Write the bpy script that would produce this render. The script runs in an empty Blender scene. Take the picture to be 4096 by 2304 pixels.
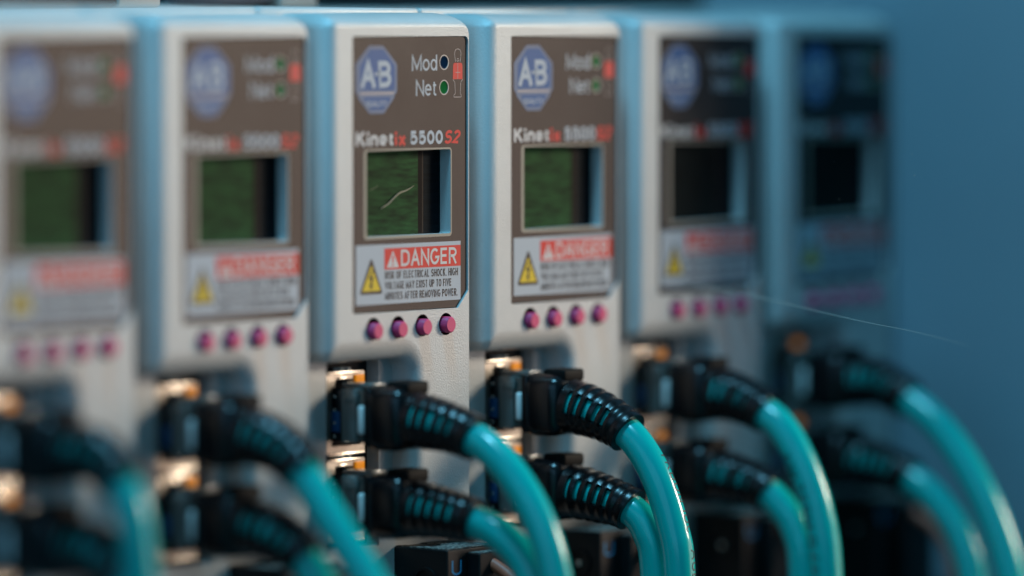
import bpy, bmesh, math, random
from mathutils import Vector, Matrix
from mathutils.geometry import tessellate_polygon

random.seed(7)
S = 0.001                      # everything below is written in millimetres
sc = bpy.context.scene
COL = sc.collection

# ------------------------------------------------------------------ camera
TH = math.radians(38.0)
PITCH = math.atan(662 / 14000.0)
dx, dy = math.cos(TH), math.sin(TH)
cam_d = bpy.data.cameras.new("camera")
cam = bpy.data.objects.new("camera", cam_d)
COL.objects.link(cam)
cam.location = ((-dx * 1082 + dy * 30.8) * S, (-dy * 1082 - dx * 30.8) * S, 0)
fwd = Vector((dx * math.cos(PITCH), dy * math.cos(PITCH), -math.sin(PITCH)))
cam.rotation_euler = fwd.to_track_quat('-Z', 'Y').to_euler()
cam_d.sensor_width = 36.0
cam_d.lens = 195.65
cam_d.clip_start = 0.01
cam_d.clip_end = 50.0
cam_d.dof.use_dof = True
cam_d.dof.focus_distance = 1.107
cam_d.dof.aperture_fstop = 3.65
cam_d.dof.aperture_blades = 9
sc.camera = cam

# ------------------------------------------------------------------ world, lamps, added fill lights
w = bpy.data.worlds.new("World")
sc.world = w
w.use_nodes = True
w.node_tree.nodes["Background"].inputs[0].default_value = (0.15, 0.66, 1.0, 1)
w.node_tree.nodes["Background"].inputs[1].default_value = 0.11


def area(name, loc, target, sx, sy, power, col, spread=180):
    l = bpy.data.lights.new(name, 'AREA')
    l.shape = 'RECTANGLE'
    l.size, l.size_y = sx * S, sy * S
    l.energy = power
    l.color = col
    l.spread = math.radians(spread)
    o = bpy.data.objects.new(name, l)
    COL.objects.link(o)
    o.location = Vector(loc) * S
    o.rotation_euler = (Vector(target) - Vector(loc)).to_track_quat('-Z', 'Y').to_euler()
    return o


KD = Vector((0.80, -0.60, 0)).normalized()
area("key_lamp", KD * 900 + Vector((30, 0, 230)), (30, 0, -50), 190, 190, 6.9, (1.0, 0.87, 0.70))
area("broad_warm_lamp", KD * 1150 + Vector((20, 0, -110)), (40, 0, -50), 900, 430, 2.5, (1.0, 0.72, 0.58))
area("haze_fill_light", (648, -684, -60), (-85, 0, -40), 80, 280, 0.16, (1.0, 0.74, 0.55))  # added only for the warm haze on the leftmost label, no known source
area("overhead_blue_lamp", (-90, -75, 480), (-20, 0, 0), 85, 85, 0.80, (0.21, 0.69, 1.0), 100)
area("side_blue_fill", (-900, -360, 260), (0, 0, -40), 900, 700, 1.9, (0.26, 0.64, 1.0))  # fill added from the left to turn the drive sides bluer

sc.view_settings.view_transform = 'Standard'
sc.view_settings.look = 'None'
sc.view_settings.exposure = 0
sc.view_settings.gamma = 1
sc.view_settings.use_curve_mapping = False
sc.cycles.use_denoising = True
sc.cycles.max_bounces = 8


# ------------------------------------------------------------------ materials
def mat(name, col, rough=0.5, metal=0.0, bump=0.0, bscale=2200, spec=0.5, coat=0.0, trans=0.0,
        var=0.0, vscale=60, emit=0.0, bdist=0.00006, stretch=None):
    m = bpy.data.materials.new(name)
    m.use_nodes = True
    nt = m.node_tree
    b = nt.nodes["Principled BSDF"]
    b.inputs["Base Color"].default_value = (*col, 1)
    b.inputs["Roughness"].default_value = rough
    b.inputs["Metallic"].default_value = metal
    b.inputs["Specular IOR Level"].default_value = spec
    b.inputs["Coat Weight"].default_value = coat
    b.inputs["Transmission Weight"].default_value = trans
    tc = nt.nodes.new("ShaderNodeTexCoord")
    src = tc.outputs["Object"]
    if stretch:
        mp = nt.nodes.new("ShaderNodeMapping")
        mp.inputs["Scale"].default_value = stretch
        nt.links.new(src, mp.inputs[0])
        src = mp.outputs[0]
    if bump:
        n = nt.nodes.new("ShaderNodeTexNoise")
        n.inputs["Scale"].default_value = bscale
        n.inputs["Detail"].default_value = 3
        n.inputs["Roughness"].default_value = 0.6
        nt.links.new(src, n.inputs["Vector"])
        bp = nt.nodes.new("ShaderNodeBump")
        bp.inputs["Strength"].default_value = bump
        bp.inputs["Distance"].default_value = bdist
        nt.links.new(n.outputs[0], bp.inputs["Height"])
        nt.links.new(bp.outputs[0], b.inputs["Normal"])
    if var:
        n2 = nt.nodes.new("ShaderNodeTexNoise")
        n2.inputs["Scale"].default_value = vscale
        n2.inputs["Detail"].default_value = 5
        nt.links.new(src, n2.inputs["Vector"])
        r = nt.nodes.new("ShaderNodeMapRange")
        r.inputs[1].default_value, r.inputs[2].default_value = 0.3, 0.7
        r.inputs[3].default_value, r.inputs[4].default_value = 1 - var, 1 + var
        nt.links.new(n2.outputs[0], r.inputs[0])
        mx = nt.nodes.new("ShaderNodeMix")
        mx.data_type = 'RGBA'
        mx.blend_type = 'MULTIPLY'
        mx.inputs[0].default_value = 1
        mx.inputs[6].default_value = (*col, 1)
        nt.links.new(r.outputs[0], mx.inputs[7])
        nt.links.new(mx.outputs[2], b.inputs["Base Color"])
        r2 = nt.nodes.new("ShaderNodeMapRange")
        r2.inputs[3].default_value, r2.inputs[4].default_value = max(0.03, rough - 0.07), min(1, rough + 0.07)
        nt.links.new(n2.outputs[0], r2.inputs[0])
        nt.links.new(r2.outputs[0], b.inputs["Roughness"])
    if emit:
        b.inputs["Emission Color"].default_value = (*col, 1)
        b.inputs["Emission Strength"].default_value = emit
    return m


M = {
    'white': mat("textured_white_plastic", (0.535, 0.535, 0.53), 0.36, spec=0.7, bump=1.0, bscale=2600, var=0.07, bdist=0.0001),
    'well': mat("dark_well", (0.008, 0.008, 0.010), 0.7),
    'film': mat("black_label_film", (0.005, 0.0045, 0.0045), 0.22, spec=0.32, bump=0.22, bscale=3200, var=0.25, vscale=90),
    'side': mat("dark_unseen_side", (0.10, 0.105, 0.11), 0.5),  # dark tone on an unseen face, added to weaken bounced warm light
    'p_grey': mat("print_grey", (0.43, 0.48, 0.54), 0.3, spec=0.26, bump=0.15, bscale=3200),
    'p_white': mat("print_white", (0.62, 0.60, 0.60), 0.3, spec=0.26, bump=0.15, bscale=3200),
    'p_red': mat("print_red", (0.66, 0.022, 0.014), 0.3, spec=0.26, bump=0.15, bscale=3200),
    'p_blue': mat("print_blue", (0.005, 0.085, 0.27), 0.3, spec=0.26, bump=0.15, bscale=3200),
    'p_slate': mat("print_slate", (0.12, 0.17, 0.28), 0.3, spec=0.26, bump=0.15, bscale=3200),
    'p_yellow': mat("print_yellow", (0.72, 0.50, 0.012), 0.3, spec=0.26, bump=0.15, bscale=3200),
    'p_dark': mat("print_dark", (0.016, 0.014, 0.014), 0.3, spec=0.26, bump=0.15, bscale=3200),
    'p_pink': mat("print_pale_line", (0.42, 0.36, 0.36), 0.3),
    'beige': mat("beige_window_edge", (0.29, 0.25, 0.20), 0.5, bump=0.3),
    'lcd': mat("display_green", (0.018, 0.060, 0.020), 0.6, spec=0.06, bump=0.35, bscale=500, var=0.6, vscale=520, stretch=(0.5, 1, 2.6)),
    'lcd_shaded': mat("display_shaded", (0.006, 0.010, 0.010), 0.6, spec=0.05, var=0.4, vscale=260),  # darker copy of the green display, shade painted into the colour
    'lcd_dark': mat("display_black", (0.006, 0.009, 0.012), 0.6, spec=0.04, bump=0.35, bscale=500, var=0.5, vscale=500, stretch=(0.25, 1, 3.5)),
    'lcd_edge': mat("display_brown_edge", (0.014, 0.010, 0.009), 0.6, spec=0.04),
    'lcd_line': mat("display_edge_line", (0.055, 0.042, 0.034), 0.6, spec=0.05),
    'led_green': mat("indicator_green", (0.012, 0.13, 0.035), 0.5, emit=0.05, spec=0.0),
    'led_off': mat("indicator_unlit", (0.006, 0.022, 0.055), 0.6, spec=0.0),
    'rim': mat("indicator_rim", (0.52, 0.42, 0.38), 0.5),
    'pink': mat("pink_plastic", (0.64, 0.055, 0.17), 0.42, spec=0.3, bump=0.2, bscale=2500),
    'metal': mat("nickel_shield", (0.40, 0.36, 0.31), 0.38, metal=1.0, bump=0.35, bscale=900, var=0.12, vscale=300),
    'edge': mat("lit_shield_edge", (0.85, 0.76, 0.66), 0.26, metal=1.0, bump=0.3, bscale=900),  # brighter copy of the shield metal, paints the lit line on its edges
    'orange': mat("amber_light_pipe", (0.80, 0.26, 0.0), 0.4, spec=0.2, emit=0.3),
    'black': mat("black_rubber", (0.004, 0.004, 0.005), 0.27, spec=0.35, bump=0.1, bscale=900, var=0.2, vscale=200),
    'boot': mat("black_moulded_boot", (0.004, 0.004, 0.005), 0.24, spec=0.42, bump=0.1, bscale=900),
    'cover': mat("matte_black_cover", (0.006, 0.006, 0.006), 0.6, spec=0.1),
    'blackp': mat("black_connector_plastic", (0.005, 0.005, 0.006), 0.42, spec=0.35, bump=0.2, bscale=1500),
    'clear': mat("smoky_clear_plastic", (0.20, 0.21, 0.20), 0.18, trans=0.25, coat=0.5),
    'smoke': mat("dark_clear_plastic", (0.045, 0.055, 0.052), 0.2, coat=0.4),
    'lip': mat("pale_glint_plastic", (0.80, 0.82, 0.80), 0.30),  # pale colour paints the light caught by the clear plug's lip; pins share it
    'cond': mat("blue_conductor", (0.01, 0.08, 0.22), 0.4),
    'cond2': mat("dark_conductor", (0.008, 0.009, 0.012), 0.25),
    'teal': mat("teal_cable_jacket", (0.0, 0.43, 0.40), 0.20, spec=0.45, bump=0.12, bscale=350, var=0.05, vscale=120, bdist=0.0001),
    'ink': mat("black_ink", (0.008, 0.02, 0.025), 0.5),
    'blue_u': mat("blue_lettering", (0.08, 0.50, 0.90), 0.45),
    'wire': mat("brown_wire", (0.60, 0.14, 0.08), 0.5, bump=0.2, bscale=900),
    'panel': mat("blue_grey_painted_steel", (0.25, 0.33, 0.385), 0.5, bump=0.12, bscale=900, var=0.06, vscale=14),
    'backp': mat("grey_mounting_steel", (0.33, 0.33, 0.32), 0.5, var=0.1, vscale=20),
    'duct': mat("dark_wire_duct", (0.008, 0.008, 0.010), 0.6),
    'beigeb': mat("beige_module_plastic", (0.42, 0.37, 0.33), 0.5),
    'greyb': mat("purple_grey_sheath", (0.09, 0.075, 0.085), 0.45),
    'lint': mat("pale_lint", (0.46, 0.41, 0.31), 0.8),
    'web': mat("pale_web", (0.50, 0.48, 0.44), 0.7),
    'brass': mat("screw_metal", (0.75, 0.74, 0.70), 0.2, metal=1.0),
}


# dust lying on the upper faces of the power connectors
def dusty():
    m = mat("dusty_black_plastic", (0.02, 0.02, 0.02), 0.8, bump=0.8, bscale=2500, bdist=0.0002)
    nt = m.node_tree
    b = nt.nodes["Principled BSDF"]
    tc = nt.nodes.new("ShaderNodeTexCoord")
    n = nt.nodes.new("ShaderNodeTexNoise")
    n.inputs["Scale"].default_value = 1600
    n.inputs["Detail"].default_value = 4
    r = nt.nodes.new("ShaderNodeValToRGB")
    r.color_ramp.elements[0].position = 0.42
    r.color_ramp.elements[0].color = (0.015, 0.016, 0.018, 1)
    r.color_ramp.elements[1].position = 0.62
    r.color_ramp.elements[1].color = (0.30, 0.29, 0.26, 1)
    nt.links.new(tc.outputs["Object"], n.inputs["Vector"])
    nt.links.new(n.outputs[0], r.inputs[0])
    nt.links.new(r.outputs[0], b.inputs["Base Color"])
    return m


M['dust'] = dusty()


# ------------------------------------------------------------------ mesh builder (mm)
class MB:
    def __init__(self):
        self.v, self.f, self.mi, self.sm, self.mats = [], [], [], [], []

    def _m(self, key):
        if key not in self.mats:
            self.mats.append(key)
        return self.mats.index(key)

    def add(self, verts, faces, key, smooth=False):
        o = len(self.v)
        self.v += [tuple(p) for p in verts]
        k = self._m(key)
        for f in faces:
            self.f.append([i + o for i in f])
            self.mi.append(k)
            self.sm.append(smooth)

    def bm(self, b, key, smooth=False):
        b.verts.ensure_lookup_table()
        b.verts.index_update()
        self.add([v.co[:] for v in b.verts], [[v.index for v in f.verts] for f in b.faces], key, smooth)
        b.free()

    def box(self, x0, x1, y0, y1, z0, z1, key, bev=0.0, seg=3, smooth=True):
        b = bmesh.new()
        bmesh.ops.create_cube(b, size=1)
        for v in b.verts:
            v.co = Vector(((x0 + x1) / 2 + v.co.x * (x1 - x0), (y0 + y1) / 2 + v.co.y * (y1 - y0),
                           (z0 + z1) / 2 + v.co.z * (z1 - z0)))
        if bev:
            bmesh.ops.bevel(b, geom=b.edges[:], offset=bev, segments=seg, profile=0.5, affect='EDGES')
        self.bm(b, key, smooth and bev > 0)

    def flat(self, loops, y, key, flip=False):
        """filled outline with holes, facing -y; loops of (x, z)"""
        pts = [[Vector((p[0], p[1], 0)) for p in lp] for lp in loops]
        tris = tessellate_polygon(pts)
        vs = [(p[0], y, p[1]) for lp in loops for p in lp]
        fs = []
        for t in tris:
            a, b_, c = (Vector(vs[i]) for i in t)
            n = (b_ - a).cross(c - a)
            t = list(t)
            if (n.y > 0) != flip:
                t.reverse()
            fs.append(t)
        self.add(vs, fs, key)

    def wall(self, loop, y0, y1, key, smooth=False):
        n = len(loop)
        vs = [(p[0], y0, p[1]) for p in loop] + [(p[0], y1, p[1]) for p in loop]
        self.add(vs, [[i, (i + 1) % n, n + (i + 1) % n, n + i] for i in range(n)], key, smooth)

    def plate(self, loops, y0, y1, key, wkey=None):
        self.flat(loops, y0, key)
        for lp in loops:
            self.wall(lp, y0, y1, wkey or key)
        self.flat(loops, y1, key, flip=True)

    def stroke(self, pts, wd, y, key, closed=False):
        """thin printed line"""
        n = len(pts)
        for i in range(n if closed else n - 1):
            a, b_ = Vector(pts[i]), Vector(pts[(i + 1) % n])
            t = (b_ - a)
            if t.length < 1e-6:
                continue
            t.normalize()
            nrm = Vector((-t.y, t.x)) * wd / 2
            e = t * wd * 0.3
            q = [a - e - nrm, b_ + e - nrm, b_ + e + nrm, a - e + nrm]
            self.add([(p.x, y, p.y) for p in q], [[0, 1, 2, 3]], key)

    def cyl(self, c, r, y0, y1, key, bev=0.0, seg=28):
        prof = [(0, y0), (r - bev, y0), (r, y0 + bev), (r, y1)] if bev else [(0, y0), (r, y0), (r, y1)]
        vs, fs = [], []
        for rr, yy in prof[1:]:
            vs += [(c[0] + rr * math.cos(2 * math.pi * i / seg), yy, c[1] + rr * math.sin(2 * math.pi * i / seg)) for i in range(seg)]
        k = len(prof) - 1
        for j in range(k - 1):
            fs += [[j * seg + i, j * seg + (i + 1) % seg, (j + 1) * seg + (i + 1) % seg, (j + 1) * seg + i] for i in range(seg)]
        self.add(vs, fs, key, True)
        self.flat([[(c[0] + prof[1][0] * math.cos(2 * math.pi * i / seg), c[1] + prof[1][0] * math.sin(2 * math.pi * i / seg)) for i in range(seg)]], y0, key)

    def tube(self, path, rad, key, seg=20, cap=True):
        fr = frames(path)
        vs, fs = [], []
        for i, (p, t, a, b_) in enumerate(fr):
            r = rad(i / (len(fr) - 1)) if callable(rad) else rad
            for k in range(seg):
                an = 2 * math.pi * k / seg
                vs.append(p + a * math.cos(an) * r + b_ * math.sin(an) * r)
        for i in range(len(fr) - 1):
            for k in range(seg):
                fs.append([i * seg + k, i * seg + (k + 1) % seg, (i + 1) * seg + (k + 1) % seg, (i + 1) * seg + k])
        if cap:
            fs.append(list(range(seg))[::-1])
            fs.append([(len(fr) - 1) * seg + k for k in range(seg)])
        self.add(vs, fs, key, True)

    def text(self, s, x0, x1, z0, z1, y, key, wt=0.3, shear=0.0, gap=0.30):
        ln = letter_lines(s, gap)
        ax = [p[0] for c, pts in ln for p in pts]
        az = [p[1] for c, pts in ln for p in pts if True]
        h = wt / 2
        sx = (x1 - x0 - wt) / (max(ax) - min(ax))
        top = 1.0
        sz = (z1 - z0 - wt) / top
        for k, (closed, pts) in enumerate(ln):
            q = []
            for px, pz in pts:
                z = z0 + h + pz * sz
                # butt ends reach the cap line and the base line
                if not closed and (px, pz) in (pts[0], pts[-1]) and (pz == 0 or pz == 1) and len(pts) > 1:
                    nb = pts[1] if (px, pz) == pts[0] else pts[-2]
                    if abs(nb[1] - pz) > 0.1:
                        z += h if pz == 1 else -h
                x = x0 + h + (px - min(ax)) * sx
                q.append((x + shear * (z - z0), z))
            v, f = ribbon(q, closed, wt)
            self.add([(p.x, y - 0.003 * (k % 3), p.y) for p in v], f, key)

    def build(self, name, parent=None, loc=(0, 0, 0), mats=None):
        me = bpy.data.meshes.new(name)
        me.from_pydata([(a * S, b_ * S, c * S) for a, b_, c in self.v], [], self.f)
        for k in self.mats:
            me.materials.append(M[k])
        me.polygons.foreach_set("material_index", self.mi)
        me.polygons.foreach_set("use_smooth", self.sm)
        me.update()
        o = bpy.data.objects.new(name, me)
        COL.objects.link(o)
        o.location = Vector(loc) * S
        if parent:
            o.parent = parent
        return o


# ---- a plain grotesque alphabet: centre lines on a box one unit high, stroked to any weight
def arc(cx, cy, rx, ry, a0, a1, n=9):
    return [(cx + rx * math.cos(math.radians(a0 + (a1 - a0) * k / n)), cy + ry * math.sin(math.radians(a0 + (a1 - a0) * k / n))) for k in range(n + 1)]


def glyph(ch):
    """advance box width and list of (closed, points)"""
    if ch == 'A':
        return 0.66, [(0, [(0, 0), (0.33, 1), (0.66, 0)]), (0, [(0.13, 0.33), (0.53, 0.33)])]
    if ch == 'B':
        return 0.56, [(1, [(0, 0), (0, 1)] + arc(0.30, 0.76, 0.22, 0.24, 90, -90) + [(0.02, 0.52)]), (0, [(0, 0.52)] + arc(0.32, 0.26, 0.24, 0.26, 90, -90) + [(0, 0)])]
    if ch == 'C':
        return 0.62, [(0, arc(0.31, 0.5, 0.31, 0.5, 48, 312, 16))]
    if ch == 'D':
        return 0.60, [(1, [(0, 0), (0, 1)] + arc(0.27, 0.67, 0.33, 0.33, 90, 0, 6) + arc(0.27, 0.33, 0.33, 0.33, 0, -90, 6))]
    if ch == 'E':
        return 0.50, [(0, [(0.50, 1), (0, 1), (0, 0), (0.50, 0)]), (0, [(0.02, 0.52), (0.46, 0.52)])]
    if ch == 'F':
        return 0.48, [(0, [(0.48, 1), (0, 1), (0, 0)]), (0, [(0.02, 0.52), (0.42, 0.52)])]
    if ch == 'G':
        return 0.66, [(0, arc(0.33, 0.5, 0.33, 0.5, 48, 340, 17) + [(0.66, 0.44), (0.36, 0.44)])]
    if ch == 'H':
        return 0.58, [(0, [(0, 0), (0, 1)]), (0, [(0.58, 0), (0.58, 1)]), (0, [(0.02, 0.52), (0.56, 0.52)])]
    if ch == 'I':
        return 0.02, [(0, [(0.01, 0), (0.01, 1)])]
    if ch == 'K':
        return 0.58, [(0, [(0, 0), (0, 1)]), (0, [(0.54, 1), (0.04, 0.42)]), (0, [(0.20, 0.60), (0.58, 0)])]
    if ch == 'L':
        return 0.46, [(0, [(0, 1), (0, 0), (0.46, 0)])]
    if ch == 'M':
        return 0.72, [(0, [(0, 0), (0, 1), (0.36, 0.08), (0.72, 1), (0.72, 0)])]
    if ch == 'N':
        return 0.58, [(0, [(0, 0), (0, 1), (0.58, 0), (0.58, 1)])]
    if ch == 'O' or ch == 'Q':
        g = [(1, arc(0.34, 0.5, 0.34, 0.5, 0, 345, 23))]
        if ch == 'Q':
            g.append((0, [(0.42, 0.22), (0.68, -0.04)]))
        return 0.68, g
    if ch == 'P':
        return 0.54, [(0, [(0, 0), (0, 1)] + arc(0.28, 0.74, 0.26, 0.26, 90, -90) + [(0.02, 0.48)])]
    if ch == 'R':
        return 0.57, [(0, [(0, 0), (0, 1)] + arc(0.30, 0.74, 0.25, 0.26, 90, -90) + [(0.02, 0.48)]), (0, [(0.28, 0.48), (0.57, 0)])]
    if ch == 'S':
        return 0.56, [(0, arc(0.28, 0.75, 0.26, 0.25, 25, 270, 11)[:-1] + arc(0.28, 0.26, 0.28, 0.26, 80, -155, 12))]
    if ch == 'T':
        return 0.56, [(0, [(0, 1), (0.56, 1)]), (0, [(0.28, 0.98), (0.28, 0)])]
    if ch == 'U':
        return 0.58, [(0, [(0, 1), (0, 0.29)] + arc(0.29, 0.29, 0.29, 0.29, 180, 360, 12) + [(0.58, 1)])]
    if ch == 'V':
        return 0.62, [(0, [(0, 1), (0.31, 0), (0.62, 1)])]
    if ch == 'W':
        return 0.90, [(0, [(0, 1), (0.22, 0), (0.45, 0.96), (0.68, 0), (0.90, 1)])]
    if ch == 'X':
        return 0.60, [(0, [(0, 1), (0.60, 0)]), (0, [(0, 0), (0.60, 1)])]
    if ch == 'Y':
        return 0.60, [(0, [(0, 1), (0.30, 0.44), (0.60, 1)]), (0, [(0.30, 0.46), (0.30, 0)])]
    if ch == 'd':
        return 0.46, [(1, arc(0.22, 0.35, 0.22, 0.35, 0, 345, 19)), (0, [(0.46, 0), (0.46, 1)])]
    if ch == 'e':
        return 0.46, [(0, [(0.03, 0.37), (0.46, 0.37)] + arc(0.23, 0.35, 0.23, 0.35, 12, 318, 16))]
    if ch == 'i':
        return 0.02, [(0, [(0.01, 0), (0.01, 0.70)]), (0, [(0.01, 0.86), (0.01, 1.0)])]
    if ch == 'n':
        return 0.42, [(0, [(0, 0), (0, 0.70)]), (0, [(0.01, 0.44)] + arc(0.21, 0.49, 0.21, 0.21, 160, 0, 8) + [(0.42, 0)])]
    if ch == 'o':
        return 0.48, [(1, arc(0.24, 0.35, 0.24, 0.35, 0, 345, 19))]
    if ch == 't':
        return 0.28, [(0, [(0.10, 0.92), (0.10, 0.14)] + arc(0.22, 0.12, 0.12, 0.12, 180, 270, 4) + [(0.28, 0)]), (0, [(0, 0.68), (0.27, 0.68)])]
    if ch == 'x':
        return 0.42, [(0, [(0, 0.70), (0.42, 0)]), (0, [(0, 0), (0.42, 0.70)])]
    if ch == '0':
        return 0.50, [(1, arc(0.25, 0.5, 0.25, 0.5, 0, 345, 23))]
    if ch == '2':
        return 0.50, [(0, arc(0.25, 0.74, 0.25, 0.26, 165, -25, 10) + [(0, 0.02), (0.50, 0.0)])]
    if ch == '5':
        return 0.50, [(0, [(0.46, 1), (0.09, 1), (0.03, 0.50)] + arc(0.24, 0.33, 0.26, 0.33, 130, -150, 13))]
    if ch == '.':
        return 0.03, [(0, [(0.015, -0.07), (0.015, 0.07)])]
    return 0.12, []


def letter_lines(s, gap):
    out, x = [], 0.0
    for ch in s:
        wd, st = glyph(ch)
        out += [(c, [(x + p[0], p[1]) for p in pts]) for c, pts in st]
        x += wd + gap
    return out


def ribbon(pts, closed, wd):
    """a mitred strip of constant width round a centre line"""
    n = len(pts)
    P = [Vector(p) for p in pts]
    L, Rr = [], []
    for i in range(n):
        a = P[i] - P[i - 1] if (i > 0 or closed) else P[1] - P[0]
        b_ = P[(i + 1) % n] - P[i] if (i < n - 1 or closed) else P[-1] - P[-2]
        a.normalize()
        b_.normalize()
        na, nb = Vector((-a.y, a.x)), Vector((-b_.y, b_.x))
        m = (na + nb)
        if m.length < 1e-4:
            m = na
        m.normalize()
        k = wd / 2 / max(0.42, m.dot(na))
        L.append(P[i] + m * k)
        Rr.append(P[i] - m * k)
    fs = []
    for i in range(n if closed else n - 1):
        j = (i + 1) % n
        fs.append([i, n + i, n + j, j])
    return L + Rr, fs


def frames(path):
    out = []
    up = Vector((1, 0, 0))
    n = len(path)
    for i, p in enumerate(path):
        p = Vector(p)
        t = (Vector(path[min(n - 1, i + 1)]) - Vector(path[max(0, i - 1)])).normalized()
        a = (up - t * up.dot(t)).normalized()      # a ~ +x, b ~ up side of the bend
        b_ = a.cross(t) * -1
        if b_.z < 0 and abs(t.z) < 0.9:
            pass
        out.append((p, t, a, t.cross(a)))
    return out


def spline(pts, step=0.8):
    P = [Vector(p) for p in pts]
    P = [P[0] * 2 - P[1]] + P + [P[-1] * 2 - P[-2]]
    out = []
    for i in range(1, len(P) - 2):
        p0, p1, p2, p3 = P[i - 1:i + 3]
        n = max(2, int((p2 - p1).length / step))
        for k in range(n):
            t = k / n
            out.append(0.5 * ((2 * p1) + (p2 - p0) * t + (2 * p0 - 5 * p1 + 4 * p2 - p3) * t * t + (3 * p1 - p0 - 3 * p2 + p3) * t ** 3))
    out.append(P[-2])
    for _ in range(3):
        out = [out[0]] + [(out[i - 1] + out[i] * 2 + out[i + 1]) / 4 for i in range(1, len(out) - 1)] + [out[-1]]
    return out


def round_poly(pts, radii, seg=8):
    """rounded corners, every corner gets seg+1 points"""
    n = len(pts)
    out = []
    for i in range(n):
        p = Vector(pts[i])
        a = (Vector(pts[i - 1]) - p)
        b_ = (Vector(pts[(i + 1) % n]) - p)
        la, lb = a.length, b_.length
        a.normalize()
        b_.normalize()
        ang = math.acos(max(-1, min(1, a.dot(b_))))
        r = max(radii[i], 0.01)
        tl = min(r / math.tan(ang / 2), la * 0.49, lb * 0.49)
        r = tl * math.tan(ang / 2)
        bis = (a + b_).normalized()
        c = p + bis * (r / math.sin(ang / 2))
        s0 = p + a * tl - c
        e0 = p + b_ * tl - c
        a0 = math.atan2(s0.y, s0.x)
        a1 = math.atan2(e0.y, e0.x)
        d_ = (a1 - a0 + math.pi) % (2 * math.pi) - math.pi
        for k in range(seg + 1):
            t = a0 + d_ * k / seg
            out.append((c.x + r * math.cos(t), c.y + r * math.sin(t)))
    return out


def offset_poly(pts, ins):
    """inset each edge i (pts[i]->pts[i+1], counter-clockwise) by ins[i]"""
    n = len(pts)
    ln = []
    for i in range(n):
        a, b_ = Vector(pts[i]), Vector(pts[(i + 1) % n])
        t = (b_ - a).normalized()
        nn = Vector((-t.y, t.x))
        ln.append((a + nn * ins[i], t))
    out = []
    for i in range(n):
        p, t = ln[i - 1]
        q, u = ln[i]
        det = t.x * -u.y + u.x * t.y
        s_ = ((q.x - p.x) * -u.y + u.x * (q.y - p.y)) / det
        out.append((p.x + t.x * s_, p.y + t.y * s_))
    return out


def circle(cx, cz, r, seg=28, rz=None):
    return [(cx + r * math.cos(2 * math.pi * i / seg), cz + (rz or r) * math.sin(2 * math.pi * i / seg)) for i in range(seg)]


def rrect(x0, x1, z0, z1, r, seg=5):
    return round_poly([(x0, z1), (x0, z0), (x1, z0), (x1, z1)], [r] * 4, seg)


def thing(name, label, cat, loc=(0, 0, 0), group=None):
    o = bpy.data.objects.new(name, None)
    o.empty_display_size = 0.01
    COL.objects.link(o)
    o.location = Vector(loc) * S
    return tag(o, label, cat, group)


def tag(o, label, cat, group=None, kind=None):
    o["label"] = label
    o["category"] = cat
    if group:
        o["group"] = group
    if kind:
        o["kind"] = kind
    return o


def copy_tree(o, parent=None):
    c = o.copy()
    COL.objects.link(c)
    if parent:
        c.parent = parent
    for ch in list(o.children):
        copy_tree(ch, c)
    return c


# ------------------------------------------------------------------ the cabinet round the drives
mb = MB()
mb.box(188, 190, -70, 238, -320, 330, 'panel', 0.4)
side = mb.build("cabinet_side_panel")
tag(side, "flat blue-grey painted side panel closing the row at the right edge", "panel")

mb = MB()
mb.box(-420, 188, 238, 240, -320, 330, 'backp')
back = mb.build("cabinet_back_wall")
back["kind"] = "structure"

mb = MB()
mb.box(74, 187, 52, 150, 4.0, 70, 'duct', 0.8)
for i in range(9):
    mb.box(78 + i * 12, 84 + i * 12, 51.2, 52.2, 12, 60, 'well')
duct = mb.build("wire_duct")
tag(duct, "dark slotted wire duct running behind the tops of the right-hand drives", "wire duct")

mb = MB()
mb.box(-75, -17, 46, 80, 3.45, 40, 'duct', 0.8)
blk = mb.build("relay_module")
tag(blk, "dark blurred module standing on top of the leftmost drive", "module")
mb = MB()
mb.box(-16, -3, 47, 75, 3.45, 34, 'beigeb', 0.8)
blk = mb.build("terminal_block")
tag(blk, "pale beige terminal block on the drive tops beside the dark module", "terminal block")
mb = MB()
mb.tube(spline([(10, 56, 7.0), (18, 54, 6.6), (27, 53, 6.8), (35, 53, 7.4), (36.5, 54, 8)]), 3.1, 'greyb')
cb = mb.build("sheathed_cable")
tag(cb, "thick purple-grey sheathed cable end lying across the drive tops", "cable")
mb = MB()
mb.box(37, 49, 50, 76, 3.45, 34, 'beigeb', 0.8)
blk = mb.build("terminal_block")
tag(blk, "grey-beige terminal block between the sheathed cable and the dark duct", "terminal block")

# ------------------------------------------------------------------ the servo drive
LY = 0.40        # label plane, set into the front
BTN = [(6.0, -59.4), (13.65, -59.4), (21.25, -59.35), (28.7, -59.4)]
BTN_R = 2.22


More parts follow.
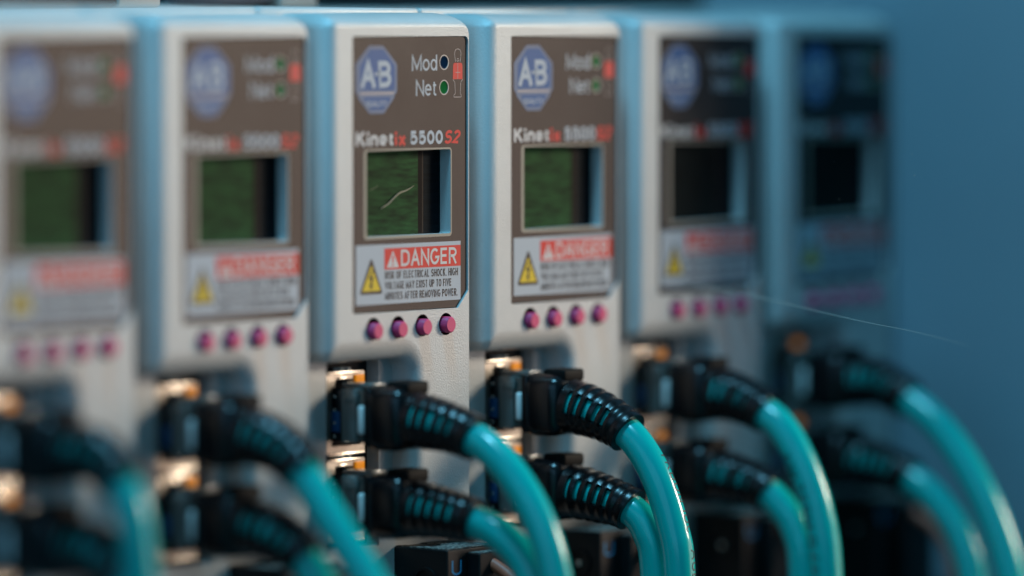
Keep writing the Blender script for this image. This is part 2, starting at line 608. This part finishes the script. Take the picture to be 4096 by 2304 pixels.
def make_housing():
    mb = MB()
    P = [(-7.8, 2.4), (-7.8, -65.7), (18.9, -65.7), (18.9, -99.4), (36.6, -99.4), (36.6, 2.4)]
    E = [3.0, 4.0, 3.0, 1.0, 0.55, 2.8]
    R = [3.0, 2.4, 3.4, 0.6, 0.6, 3.6]
    conv = [1, 1, -1, 1, 1, 1]
    NS = 9
    rings = []
    for k in range(NS + 1):
        a = math.pi / 2 * k / NS
        f = 1 - math.cos(a)
        ins = [e * f for e in E]
        rad = []
        for i in range(6):
            av = (ins[i] + ins[i - 1]) / 2
            rad.append(max(0.5, R[i] - av) if conv[i] > 0 else R[i] + av)
        rings.append((3.0 * (1 - math.sin(a)), round_poly(offset_poly(P, ins), rad, 7)))
    n = len(rings[0][1])
    full = [(14.0, rings[0][1])] + rings
    vs, fs = [], []

    def lean(y, z):
        # the top edge slopes further back than the sides before it meets the front
        t = min(1.0, max(0.0, (z + 1.2) / 2.2))
        return y * (1 + 1.6 * t * t * (3 - 2 * t)) if y < 3.01 else y
    for y, lp in full:
        vs += [(p[0], lean(y, p[1]), p[1]) for p in lp]
    for j in range(len(full) - 1):
        for i in range(n):
            fs.append([j * n + i, j * n + (i + 1) % n, (j + 1) * n + (i + 1) % n, (j + 1) * n + i])
    # unseen right-hand side is darkened to cut warm bounce, the rest is plastic
    right = [f for k, f in enumerate(fs) if k < n and all(vs[i][0] > 36.5 for i in f)]
    mb.add(vs, [f for f in fs if f not in right], 'white', True)
    mb.add(vs, right, 'side', True)
    lab = label_outline(0.12)
    holes = [circle(x, z, BTN_R) for x, z in BTN]
    mb.flat([rings[-1][1], lab] + holes, 0.0, 'white')
    mb.wall(lab, 0.0, LY + 0.4, 'white')
    for h in holes:
        mb.wall(h, 0.0, 3.6, 'well', True)
    mb.flat([rrect(3, 32, -63, -56.8, 1)], 3.6, 'well')
    return mb


def label_outline(g=0.0):
    return round_poly([(-0.15 - g, -2.35 + g), (-0.15 - g, -56.2 - g), (32.5 + g * 0.5, -56.2 - g), (35.75 + g, -52.9 - g * 0.5), (35.75 + g, -2.35 + g)],
                      [0.5, 0.5, 0.4, 0.4, 1.1], 5)


WIN = (4.4, 30.72, -41.4, -24.65)
LEDS = [(28.65, -7.42), (28.62, -12.4)]


def build_drive():
    root = thing("servo_drive", "", "servo drive", (0, 0, 0), "servo drives side by side in a row")
    hs = make_housing().build("housing", root)
    # rear body of the drive, a little taller than the front
    mb = MB()
    mb.box(-13.3, 36.5, 13, 160, -150, 3.4, 'white', 0.8)
    mb.build("rear_body", root)
    # recessed panel with the two network ports
    mb = MB()
    out = [(-7.75, -63), (-7.75, -150), (36.4, -150), (36.4, -63)]
    hole = rrect(-1.6, 14.1, -102.6, -65.95, 0.5)
    mb.flat([out, hole], 5.7, 'white')
    mb.wall(out, 5.7, 14, 'white')
    mb.wall(hole, 5.7, 8.4, 'white')
    inner = rrect(-1.6, 14.1, -102.6, -65.95, 0.5)
    mb.flat([inner], 8.4, 'well')
    # raised rim at the right and top of the cut-out
    mb.box(14.12, 14.5, 5.35, 5.9, -102.7, -65.8, 'white', 0.1)
    mb.box(-1.7, 14.5, 5.35, 5.9, -65.9, -65.65, 'white', 0.1)
    mb.build("port_panel", root)
    # network ports
    for zc in (-76.1, -93.25):
        make_port(root, zc)
    # label
    mb = MB()
    wl = rrect(*WIN, 0.5)
    leds = [circle(x, z, 1.32, 24) for x, z in LEDS]
    mb.flat([label_outline(0.0), wl] + leds, LY, 'film')
    mb.wall(label_outline(0.0), LY, LY + 0.3, 'film')
    for lp in leds:
        mb.wall(lp, LY, LY + 0.2, 'rim', True)
    mb.wall(wl, LY, 3.1, 'white')
    fl = mb.build("front_label", root)
    Y1, Y2, Y3 = LY - 0.02, LY - 0.04, LY - 0.06
    # emblem
    mb = MB()
    mb.flat([round_poly([(5.3, -4.05), (1.15, -7.6), (1.12, -13.0), (2.0, -13.95), (2.0, -14.3), (5.4, -17.35), (9.75, -17.35), (13.0, -14.3), (13.0, -13.95), (13.87, -13.0), (13.86, -7.7), (9.55, -4.05)],
                        [1, 1, .6, .4, .4, .8, .8, .4, .4, .6, 1, 1], 4)], Y1, 'p_slate')
    mb.flat([round_poly([(5.55, -4.8), (2.4, -8.0), (2.4, -12.85), (13.15, -12.85), (13.15, -8.0), (9.65, -4.8)], [.6] * 6, 4)], Y2, 'p_blue')
    mb.flat([round_poly([(3.2, -14.15), (5.6, -16.6), (9.65, -16.6), (12.2, -14.15)], [.3] * 4, 3)], Y2, 'p_blue')
    mb.add([(2.3, Y2, -13.55), (12.9, Y2, -13.55), (12.9, Y2, -13.2), (2.3, Y2, -13.2)], [[0, 1, 2, 3]], 'p_pink')
    mb.text("A", 2.5, 7.35, -12.3, -7.0, Y3, 'p_grey', 1.05)
    mb.text("B", 7.95, 12.0, -12.25, -7.05, Y3, 'p_grey', 1.0)
    mb.add([(7.0, Y3, -9.9), (8.1, Y3, -9.9), (8.1, Y3, -9.3), (7.0, Y3, -9.3)], [[0, 1, 2, 3]], 'p_grey')
    mb.text("QUALITY", 4.35, 10.6, -15.95, -14.85, Y3, 'p_grey', 0.2)
    mb.build("logo", fl)
    # indicator lettering
    mb = MB()
    mb.text("Mod", 18.5, 26.45, -9.05, -5.9, Y1, 'p_grey', 0.41, 0, 0.19)
    mb.text("Net", 19.75, 26.35, -14.0, -10.85, Y1, 'p_grey', 0.41, 0, 0.19)
    mb.build("indicator_lettering", fl)
    # model lettering
    mb = MB()
    mb.text("Kinet", 1.15, 12.95, -23.62, -20.9, Y1, 'p_white', 0.70, 0, 0.27)
    mb.text("ix", 13.15, 16.6, -23.6, -20.95, Y1, 'p_red', 0.70, 0, 0.27)
    mb.text("5500", 17.9, 28.25, -23.6, -20.85, Y1, 'p_grey', 0.63, 0, 0.27)
    mb.text("S2", 28.5, 33.3, -23.6, -20.85, Y1, 'p_red', 0.60, 0.30, 0.27)
    mb.build("model_lettering", fl)
    # sentry mark
    mb = MB()
    bear = [(32.25, -7.3), (32.05, -6.3), (31.98, -5.6), (32.15, -5.1), (32.55, -4.85), (33.0, -4.78), (33.45, -4.85), (33.85, -5.1), (34.02, -5.6), (33.95, -6.3), (33.75, -7.3)]
    mb.stroke(bear, 0.13, Y1, 'p_pink')
    mb.stroke([(32.75, -6.75), (33.25, -6.75)], 0.12, Y1, 'p_pink')
    mb.stroke([(32.65, -7.05), (33.0, -7.3), (33.35, -7.05)], 0.12, Y1, 'p_pink')
    coat = [(31.75, -7.55), (31.5, -8.1), (31.42, -10.8), (34.5, -10.8), (34.45, -8.1), (34.25, -7.55)]
    mb.flat([round_poly(coat, [.3, .3, .1, .1, .3, .3], 3)], Y1, 'p_red')
    mb.stroke([(32.98, -7.6), (32.98, -10.75)], 0.1, Y2, 'p_pink')
    mb.stroke([(32.3, -9.45), (33.7, -9.45)], 0.1, Y2, 'p_pink')
    mb.stroke([(31.42, -10.85), (32.05, -11.4), (32.2, -13.7), (31.75, -13.9), (31.75, -14.35), (34.05, -14.35), (34.05, -13.9), (33.75, -13.7), (33.95, -11.4), (34.5, -10.85)], 0.12, Y1, 'p_pink')
    mb.build("sentry_mark", fl)
    # danger notice
    mb = MB()
    mb.flat([[(1.1, -43.0), (1.1, -54.7), (33.85, -54.7), (33.85, -43.0)]], Y1, 'p_grey')
    mb.flat([[(9.85, -43.8), (9.85, -47.95), (33.84, -47.95), (33.84, -43.8)]], Y2, 'p_red')
    mb.flat([[(12.48, -44.3), (10.6, -47.6), (14.36, -47.6)]], Y3, 'p_white')
    mb.flat([[(12.2, -45.3), (12.35, -46.75), (12.6, -46.75), (12.75, -45.3)]], Y3 - 0.02, 'p_red')
    mb.flat([circle(12.48, -47.1, 0.2, 10)], Y3 - 0.02, 'p_red')
    mb.text("DANGER", 15.0, 32.6, -47.45, -44.2, Y3, 'p_white', 0.52, 0, 0.24)
    for s_, x1, z0 in (("RISK OF ELECTRICAL SHOCK. HIGH", 33.0, -49.83), ("VOLTAGE MAY EXIST UP TO FIVE", 30.95, -51.87), ("MINUTES AFTER REMOVING POWER.", 32.85, -53.9)):
        mb.text(s_, 10.02, x1, z0, z0 + 1.5, Y2, 'p_dark', 0.25, 0, 0.36)
    mb.flat([round_poly([(5.85, -45.3), (2.15, -52.65), (9.4, -52.65)], [.4] * 3, 3)], Y2, 'p_dark')
    mb.flat([round_poly([(5.85, -46.9), (3.0, -52.05), (8.65, -52.05)], [.2] * 3, 3)], Y3, 'p_yellow')
    mb.flat([[(6.1, -47.9), (4.85, -49.8), (5.75, -49.65), (5.5, -50.75), (5.15, -50.6), (5.75, -51.9), (6.3, -50.75), (5.95, -50.8), (6.55, -49.1), (5.65, -49.25), (6.6, -47.9)]], Y3 - 0.02, 'p_dark')
    mb.build("danger_notice", fl)
    # display
    mb = MB()
    mb.flat([rrect(3.55, 31.05, -41.95, -24.3, 0.8), rrect(WIN[0] + .01, WIN[1] - .01, WIN[2] + .01, WIN[3] - .01, 0.5)], LY - 0.03, 'beige')
    mb.build("display_frame", root)
    mb = MB()
    YD = 3.1
    for x0, x1, k in ((4.3, 23.7, 'lcd'), (23.7, 25.0, 'lcd_edge'), (25.0, 25.35, 'lcd_line'), (25.35, 30.8, 'lcd_dark')):
        mb.add([(x0, YD, -41.6), (x1, YD, -41.6), (x1, YD, -24.5), (x0, YD, -24.5)], [[0, 1, 2, 3]], k)
    mb.build("display_screen", root)
    # indicator lights
    for i, (x, z) in enumerate(LEDS):
        mb = MB()
        mb.flat([circle(x, z, 1.32, 24)], LY + 0.12, 'led_off' if i == 0 else 'led_green')
        mb.flat([circle(x, z, 1.52, 24), circle(x, z, 1.30, 24)], LY - 0.03, 'rim')
        mb.build("status_light", root)
    # push buttons
    for i, (x, z) in enumerate(BTN):
        mb = MB()
        mb.cyl((x + 0.05, z - (0.45, 0.4, 0.3, 0.1)[i]), 1.62, -1.35, 3.4, 'pink', 0.25)
        mb.build("button", root)
    return root


def make_port(root, zc):
    mb = MB()
    x0, x1 = -0.9, 10.75
    out = rrect(x0, x1, zc - 8.2, zc + 8.2, 0.4)
    op = [(0.6, zc + 5.3), (0.6, zc - 6.4), (9.6, zc - 6.4), (9.6, zc + 5.4), (7.2, zc + 5.4), (7.2, zc + 6.7), (1.6, zc + 6.7), (1.6, zc + 5.3)]
    mb.plate([out, op], 6.2, 6.9, 'metal')
    # folded top edge and bottom lip of the shield, spring tab
    mb.box(x0 - 0.05, x1 - 1.4, 5.75, 6.5, zc + 7.75, zc + 8.3, 'edge', 0.22)
    mb.box(x0, x1, 5.9, 6.5, zc - 8.25, zc - 7.7, 'edge', 0.22)
    mb.box(2.4, 5.0, 5.7, 6.3, zc + 6.75, zc + 7.2, 'edge', 0.18)
    # inside of the jack
    mb.wall(op, 6.9, 12, 'well')
    port = mb.build("network_port", root)
    mb = MB()
    mb.box(7.5, 10.35, 5.8, 6.6, zc + 5.75, zc + 7.45, 'orange', 0.12)
    mb.build("port_light", port)
    mb = MB()
    for k in (3.4, 5.6):
        mb.box(k, k + 0.35, 5.85, 8, zc + 8.35, zc + 8.95, 'lip')
    mb.build("contact_pin", port)


drive = build_drive()
mod_on = None
DR = {
    -2: "leftmost servo drive, brownish and most blurred, cut by the left picture edge",
    -1: "softly blurred servo drive between the leftmost drive and the sharp one",
    0: "sharp servo drive whose printed label and DANGER notice can be read",
    1: "slightly blurred servo drive just right of the sharp one, brown label",
    2: "servo drive with a near-black label and lit left edge, second from the blue panel",
    3: "darkest servo drive, in shade against the blue side panel",
}
drives = {0: drive}
for n in (-2, -1, 1, 2, 3):
    drives[n] = copy_tree(drive)
for n, o in drives.items():
    o.location = (50 * n * S, 0, 0)
    o["label"] = DR[n]
for n, o in drives.items():
    if n == 0:
        continue
    lights = [c for c in o.children if c.name.startswith("status_light")]
    lights.sort(key=lambda c: c.name)
    me = lights[0].data.copy()
    me.materials[0] = M['led_green']
    lights[0].data = me
    if n >= 2:                                  # shade on the two right-hand displays, put in as a darker colour
        scr = [c for c in o.children if c.name.startswith("display_screen")][0]
        me = scr.data.copy()
        me.materials[0] = M['lcd_shaded']
        scr.data = me

# ------------------------------------------------------------------ network cables
LOWER = -17.1


def plug_parts():
    """plug, boot with their origin at the port centre line (x=5.5, z=0)"""
    mb = MB()
    mb.box(-4.0, 4.0, 0.9, 4.6, -5.5, 5.3, 'clear', 0.4)
    mb.box(-3.8, 3.8, -2.1, 0.9, -5.3, 5.1, 'smoke', 0.3)
    mb.box(-3.7, 3.7, 4.6, 9.5, -5.2, 5.0, 'cond2', 0.3)
    plug = mb.build("plug")
    mb = MB()
    mb.box(-3.95, -3.65, 5.0, 8.2, -3.4, 0.6, 'cond', 0.1)
    for k in range(4):
        mb.box(-4.15, -3.7, 6.0, 7.1, -4.6 + k * 2.6, -4.0 + k * 2.6, 'brass', 0.25)
    ins = mb.build("conductor_block", plug)
    mb = MB()
    mb.box(-5.3, -3.75, -1.9, -0.5, -3.6, 2.1, 'lip', 0.6)
    lip = mb.build("plug_lip", plug)
    mb = MB()
    mb.box(-2.0, 2.6, -1.5, 6.0, 5.35, 6.3, 'clear', 0.25)
    mb.box(-4.6, -3.9, 0.2, 3.2, 2.6, 4.6, 'clear', 0.25)
    lat = mb.build("latch", plug)
    mb = MB()
    b = bmesh.new()
    bmesh.ops.create_cube(b, size=1)
    for v in b.verts:
        f = v.co.y < 0
        v.co = Vector((v.co.x * (11.6 if not f else 10.6), -6.8 + v.co.y * 9.5, -0.35 + v.co.z * (13.0 if not f else 12.2)))
    bmesh.ops.bevel(b, geom=b.edges[:], offset=2.9, segments=6, profile=0.5, affect='EDGES')
    mb.bm(b, 'boot', True)
    # thumb cover over the latch
    mb.box(-2.4, 4.4, -11.0, -5.4, 4.4, 6.9, 'cover', 0.6)
    mb.box(-5.2, 5.2, -3.6, -2.0, -6.0, 5.7, 'black', 0.5)
    boot = mb.build("boot")
    return plug, boot


PLUG, BOOT = plug_parts()


def copy_with_children(src, parent, loc):
    c = copy_tree(src, parent)
    c.location = Vector(loc) * S
    return c


def strain_relief(path, r0, r1, parent):
    """ribbed black sleeve with staggered slots through which the cable shows"""
    fr = frames(path)
    n = len(fr)
    SEG = 40
    NW = 5
    verts, faces = [], []

    def rad(t):
        return r0 + (r1 - r0) * t ** 0.8

    def cell(t):
        u = (t - 0.10) / 0.74 * NW
        if u < 0 or u >= NW:
            return None, 0
        return int(u), u - int(u)

    for i, (p, tg, a, b_) in enumerate(fr):
        t = i / (n - 1)
        k, ph = cell(t)
        r = rad(t)
        if k is not None and ph > 0.52:
            r += 0.22
        if t > 0.9:
            r += 0.25
        for s_ in range(SEG):
            an = 2 * math.pi * s_ / SEG
            verts.append(p + a * math.cos(an) * r + b_ * math.sin(an) * r)
    for i in range(n - 1):
        t = (i + 0.5) / (n - 1)
        k, ph = cell(t)
        for s_ in range(SEG):
            an = 360.0 * (s_ + 0.5) / SEG
            # left side of the sleeve faces -x (an = 180), top is where b points
            off = 0
            open_ = False
            if k is not None and ph < 0.5:
                for c0, hw in ((163, 24), (17, 26)):
                    d_ = abs((an - c0 + 180) % 360 - 180)
                    if d_ < hw:
                        open_ = True
            if not open_:
                faces.append((i * SEG + s_, i * SEG + (s_ + 1) % SEG, (i + 1) * SEG + (s_ + 1) % SEG, (i + 1) * SEG + s_))
    me = bpy.data.meshes.new("strain_relief")
    me.from_pydata([tuple(Vector(v) * S) for v in verts], [], faces)
    me.materials.append(M['black'])
    o = bpy.data.objects.new("strain_relief", me)
    COL.objects.link(o)
    md = o.modifiers.new("wall", 'SOLIDIFY')
    md.thickness = 1.25 * S
    md.offset = 1 if False else -1
    b = bmesh.new()
    b.from_mesh(me)
    bmesh.ops.recalc_face_normals(b, faces=b.faces)
    # outward normals
    f0 = b.faces[:][0]
    b.to_mesh(me)
    b.free()
    dg = bpy.context.evaluated_depsgraph_get()
    new = bpy.data.meshes.new_from_object(o.evaluated_get(dg))
    o.modifiers.clear()
    o.data = new
    bpy.data.meshes.remove(me)
    new.name = "strain_relief"
    for p in new.polygons:
        p.use_smooth = True
    new.set_sharp_from_angle(angle=math.radians(40))
    o.parent = parent
    return o


def wrap_text(s, path, r, s0, height, spacing, phi0, parent, sgn=1):
    """ink lettering wrapped on a tube: runs along the path from arc length s0, letter-up grows in +phi"""
    fr = frames(path)
    L = [0.0]
    for i in range(1, len(fr)):
        L.append(L[-1] + (fr[i][0] - fr[i - 1][0]).length)
    ln = letter_lines(s, 0.32)
    mb = MB()
    for q, (closed, pts) in enumerate(ln):
        # cut long strokes so that they follow the round jacket
        fine = []
        for i_ in range(len(pts) - 1):
            for t in range(4):
                fine.append((pts[i_][0] + (pts[i_ + 1][0] - pts[i_][0]) * t / 4, pts[i_][1] + (pts[i_ + 1][1] - pts[i_][1]) * t / 4))
        fine.append(pts[-1])
        v, f = ribbon([(x * height * spacing, z * height) for x, z in fine], closed, 0.26)
        out = []
        for p_ in v:
            a_ = s0 + p_.x
            j = 0
            while j < len(L) - 2 and L[j + 1] <= a_:
                j += 1
            t = (a_ - L[j]) / (L[j + 1] - L[j])
            p = fr[j][0].lerp(fr[j + 1][0], t)
            a = fr[j][2].lerp(fr[j + 1][2], t).normalized()
            b_ = fr[j][3].lerp(fr[j + 1][3], t).normalized()
            ph = phi0 + sgn * p_.y / r
            out.append(p + (a * math.cos(ph) + b_ * math.sin(ph)) * (r + 0.05 + 0.004 * (q % 3)))
        mb.add(out, f, 'ink')
    return mb.build("printed_lettering", parent)


CABLES = {
    (-2, 0): [(-18.5, -77.2), (-23.8, -81.5), (-27.1, -87.8), (-28.6, -98.3), (-29.2, -112), (-29.5, -140)],
    (-1, 0): [(-17.6, -78.2), (-22.6, -81.0), (-28.2, -87.6), (-34.2, -94.8), (-40.4, -102.2), (-47, -113), (-52, -128), (-54, -140)],
    (0, 0): [(-18.9, -77.8), (-26.2, -79.9), (-31.5, -83.2), (-37.7, -89.4), (-42.4, -96.9), (-45.2, -105.1), (-46.5, -115), (-47, -140)],
    (0, 1): [(-18.9, -94.6), (-26.2, -96.0), (-31.1, -98.2), (-35.6, -101.9), (-38.6, -106.5), (-40.2, -115), (-40.6, -140)],
    (1, 0): [(-18.2, -78.3), (-24.7, -81.2), (-29.2, -85.4), (-33.1, -91.5), (-36.4, -100.1), (-38.0, -109.4), (-38.6, -140)],
    (1, 1): [(-18.2, -94.9), (-25.6, -97.0), (-29.3, -101.2), (-31.0, -109.7), (-31.6, -140)],
    (2, 0): [(-15.6, -77.4), (-22.2, -79.7), (-27.8, -83.5), (-32.8, -90.7), (-36.8, -100.4), (-38.9, -113.3), (-39.4, -145)],
    (2, 1): [(-15.7, -94.5), (-21.8, -96.0), (-26.6, -99.5), (-30.2, -104.8), (-32.0, -113.7), (-32.4, -145)],
    (3, 0): [(-17.6, -76.8), (-25.3, -80.1), (-34.0, -86.1), (-42.1, -95.9), (-48.1, -106.6), (-52.2, -118), (-54, -130), (-54.5, -150)],
    (3, 1): [(-19.7, -95.0), (-27.4, -97.9), (-33.4, -102.7), (-38.2, -109.6), (-41.0, -118.0), (-42.2, -130), (-42.5, -150)],
    (-2, 1): [(-18.0, -94.4), (-22.8, -98.2), (-25.6, -105), (-26.6, -116), (-26.8, -140)],
    (-1, 1): [(-17.6, -95.0), (-23.0, -98.0), (-28.5, -104.6), (-34.2, -112), (-40, -122), (-44, -140)],
}
WHERE = {
    -2: "most blurred drive",
    -1: "drive left of the sharp one",
    0: "sharp drive",
    1: "drive right of the sharp one",
    2: "drive second from blue panel",
    3: "drive against the blue panel",
}
first = True
for (n, low), pts in CABLES.items():
    zc = -76.2 + (LOWER if low else 0)
    X = 5.5
    root = thing("network_cable", "teal network cable in the %s port of the %s" % ("lower" if low else "upper", WHERE[n]),
                 "network cable", (50 * n, 0, 0), "teal network cables plugged into the drives")
    if first:
        pl, bo = PLUG, BOOT
        for o in (pl, bo):
            o.parent = root
            o.location = Vector((X, 0, zc)) * S
        first = False
    else:
        pl = copy_with_children(PLUG, root, (X, 0, zc))
        bo = copy_with_children(BOOT, root, (X, 0, zc))
    drift = 1.6 if low else 0.0
    P3 = [(X, -5.0, zc - 0.3), (X, -11.3, zc - 0.6)] + [(X + drift * min(1, i / 3), y, z) for i, (y, z) in enumerate(pts)]
    path = spline(P3, 0.5)
    # sleeve covers the first part of the path beyond the boot
    acc, i0, i1 = 0.0, None, None
    for i in range(1, len(path)):
        if path[i].y < -11.0 and i0 is None:
            i0 = i
        if i0 is not None:
            acc += (path[i] - path[i - 1]).length
            if acc > (15.6 if n != 2 else 13.6):
                i1 = i
                break
    strain_relief(path[i0:i1], 5.6, 4.2, root)

    def jacket_r(t, a=i0, b_=i1, m=len(path) - 1):
        k = t * m
        if k < a:
            return 4.2
        if k > b_ - 2:
            return 3.22
        u = (k - a) / (b_ - 2 - a)
        return 4.75 + (3.3 - 4.75) * u ** 0.8
    mb = MB()
    mb.tube(path, jacket_r, 'teal', 28)
    jk = mb.build("cable_jacket", root)
    if (n, low) == (1, 0):
        wrap_text("YKBUN IUC  AUBL", path, 3.22, 28.5, 2.3, 1.05, math.radians(88), jk, -1)
    if (n, low) == (2, 0):
        wrap_text("ANLTERM D CP", path, 3.22, 30.0, 2.4, 1.15, math.radians(218), jk, -1)

# ------------------------------------------------------------------ power connectors with their brown wires
mb = MB()
mb.box(19.4, 36.2, -7.8, 9, -135, -103.4, 'blackp', 0.35)
# dusty top with a slot, ledge in front of it
for b_ in ((19.9, 35.8, -7.3, -1.2), (19.9, 22.5, -1.2, 5.6), (27.5, 35.8, -1.2, 5.6)):
    mb.box(b_[0], b_[1], b_[2], b_[3], -103.5, -103.25, 'dust')
mb.box(25.4, 36.2, -11.2, -7.9, -135, -104.3, 'blackp', 0.35)
mb.box(25.9, 35.8, -10.9, -8.0, -104.4, -104.2, 'dust')
body = mb.build("connector_body")
mb = MB()
for ring in range(24):
    a0 = 2 * math.pi * ring / 24
    a1 = 2 * math.pi * (ring + 1) / 24
    q = []
    for r_, xx in ((3.0, 19.4), (3.0, 18.7), (2.4, 18.7), (2.4, 19.4)):
        q.append(((xx, -2.4 + r_ * math.cos(a0), -110 + r_ * math.sin(a0)), (xx, -2.4 + r_ * math.cos(a1), -110 + r_ * math.sin(a1))))
    for k in range(3):
        mb.add([q[k][0], q[k][1], q[k + 1][1], q[k + 1][0]], [[0, 1, 2, 3]], 'blackp', True)
mb.box(18.9, 19.5, -3.0, -1.8, -110.6, -109.4, 'brass', 0.2)
screw = mb.build("clamp_screw")
mb = MB()
mb.text("U", 20.75, 23.75, -108.5, -105.6, -7.86, 'blue_u', 0.36)
ltr = mb.build("letter_mark")
root0 = None
for n in range(-2, 4):
    root = thing("power_connector", "black plug-in power connector marked U below the %s" % WHERE[n] if n in (0, 1) else "black plug-in power connector below the %s" % WHERE[n],
                 "connector", (50 * n, 0, 0), "black power connectors along the bottom")
    for src in (body, screw, ltr):
        o = src if n == -2 else src.copy()
        if n != -2:
            COL.objects.link(o)
        o.parent = root
mb = MB()
mb.tube(spline([(30, -7, -105.2), (30, -10.5, -106.6), (30, -13.5, -108.0), (30, -16.5, -110.0), (30, -19.5, -113.6), (30, -21, -120), (30, -21.5, -135)]), 1.25, 'wire', 16)
wire0 = mb.build("power_wire")
for n in range(-2, 4):
    o = wire0 if n == -2 else wire0.copy()
    if n != -2:
        COL.objects.link(o)
    o.location = (50 * n * S, 0, 0)
    tag(o, "brown insulated wire leaving the black connector below the %s" % WHERE[n], "wire", "brown wires in the power connectors")

# ------------------------------------------------------------------ lint and web
mb = MB()
pts = [(12.3, -36.1), (12.9, -35.8), (14.53, -35.2), (16.64, -33.86), (18.15, -33.1), (19.66, -32.79), (21.03, -32.4), (22.6, -31.8)]
mb.tube(spline([(x - 0.55, 2.8, z) for x, z in pts], 0.25), lambda t: 0.02 + 0.14 * math.sin(math.pi * min(1, t * 0.95 + 0.05)) ** 0.6, 'lint', 8)
o = mb.build("lint_fibre")
tag(o, "curved pale fibre lying on the green display of the sharp drive", "fibre")
mb = MB()
mb.tube(spline([(8.3, 2.9, -32.35), (9.4, 2.9, -32.2), (10.2, 2.9, -31.9), (10.9, 2.9, -31.5)], 0.25), 0.03, 'lint', 6)
o = mb.build("lint_fibre")
tag(o, "tiny hair-thin fibre at the left edge of the sharp drive's display", "fibre")
mb = MB()
web = spline([(104.5, -1.0, -54.0), (90.8, -24.1, -54.3), (87.8, -43.2, -56.8), (86.1, -54.1, -58.3), (84.3, -65.0, -59.6), (80.8, -76.9, -60.6), (74.9, -93.9, -62.5)], 1.5)
mb.tube(web, lambda t: 0.075 * (1 - t) ** 0.5 + 0.012, 'web', 6)
mb.tube([Vector(p) + Vector((0, 0, -0.35 * (1 - i / 26.0))) for i, p in enumerate(web[10:36])], 0.03, 'web', 5)
o = mb.build("cobweb_strand")
tag(o, "fine pale cobweb strand hanging across the rightmost drives towards the blue panel", "cobweb")

rd = random.Random(11)
mb = MB()
for k in range(34):
    t = rd.random()
    y = -78 + 46 * rd.random()
    c = Vector((85.5 + rd.uniform(-3, 3), y + rd.uniform(-4, 4), rd.uniform(-58, 2)))
    r = rd.uniform(0.018, 0.05)
    ln = Vector((rd.uniform(-1, 1), rd.uniform(-1, 1), rd.uniform(-1, 1))) * r * rd.choice((1, 1, 3))
    mb.tube([c - ln, c, c + ln], r, 'web', 6)
o = mb.build("dust_specks")
o["kind"] = "stuff"
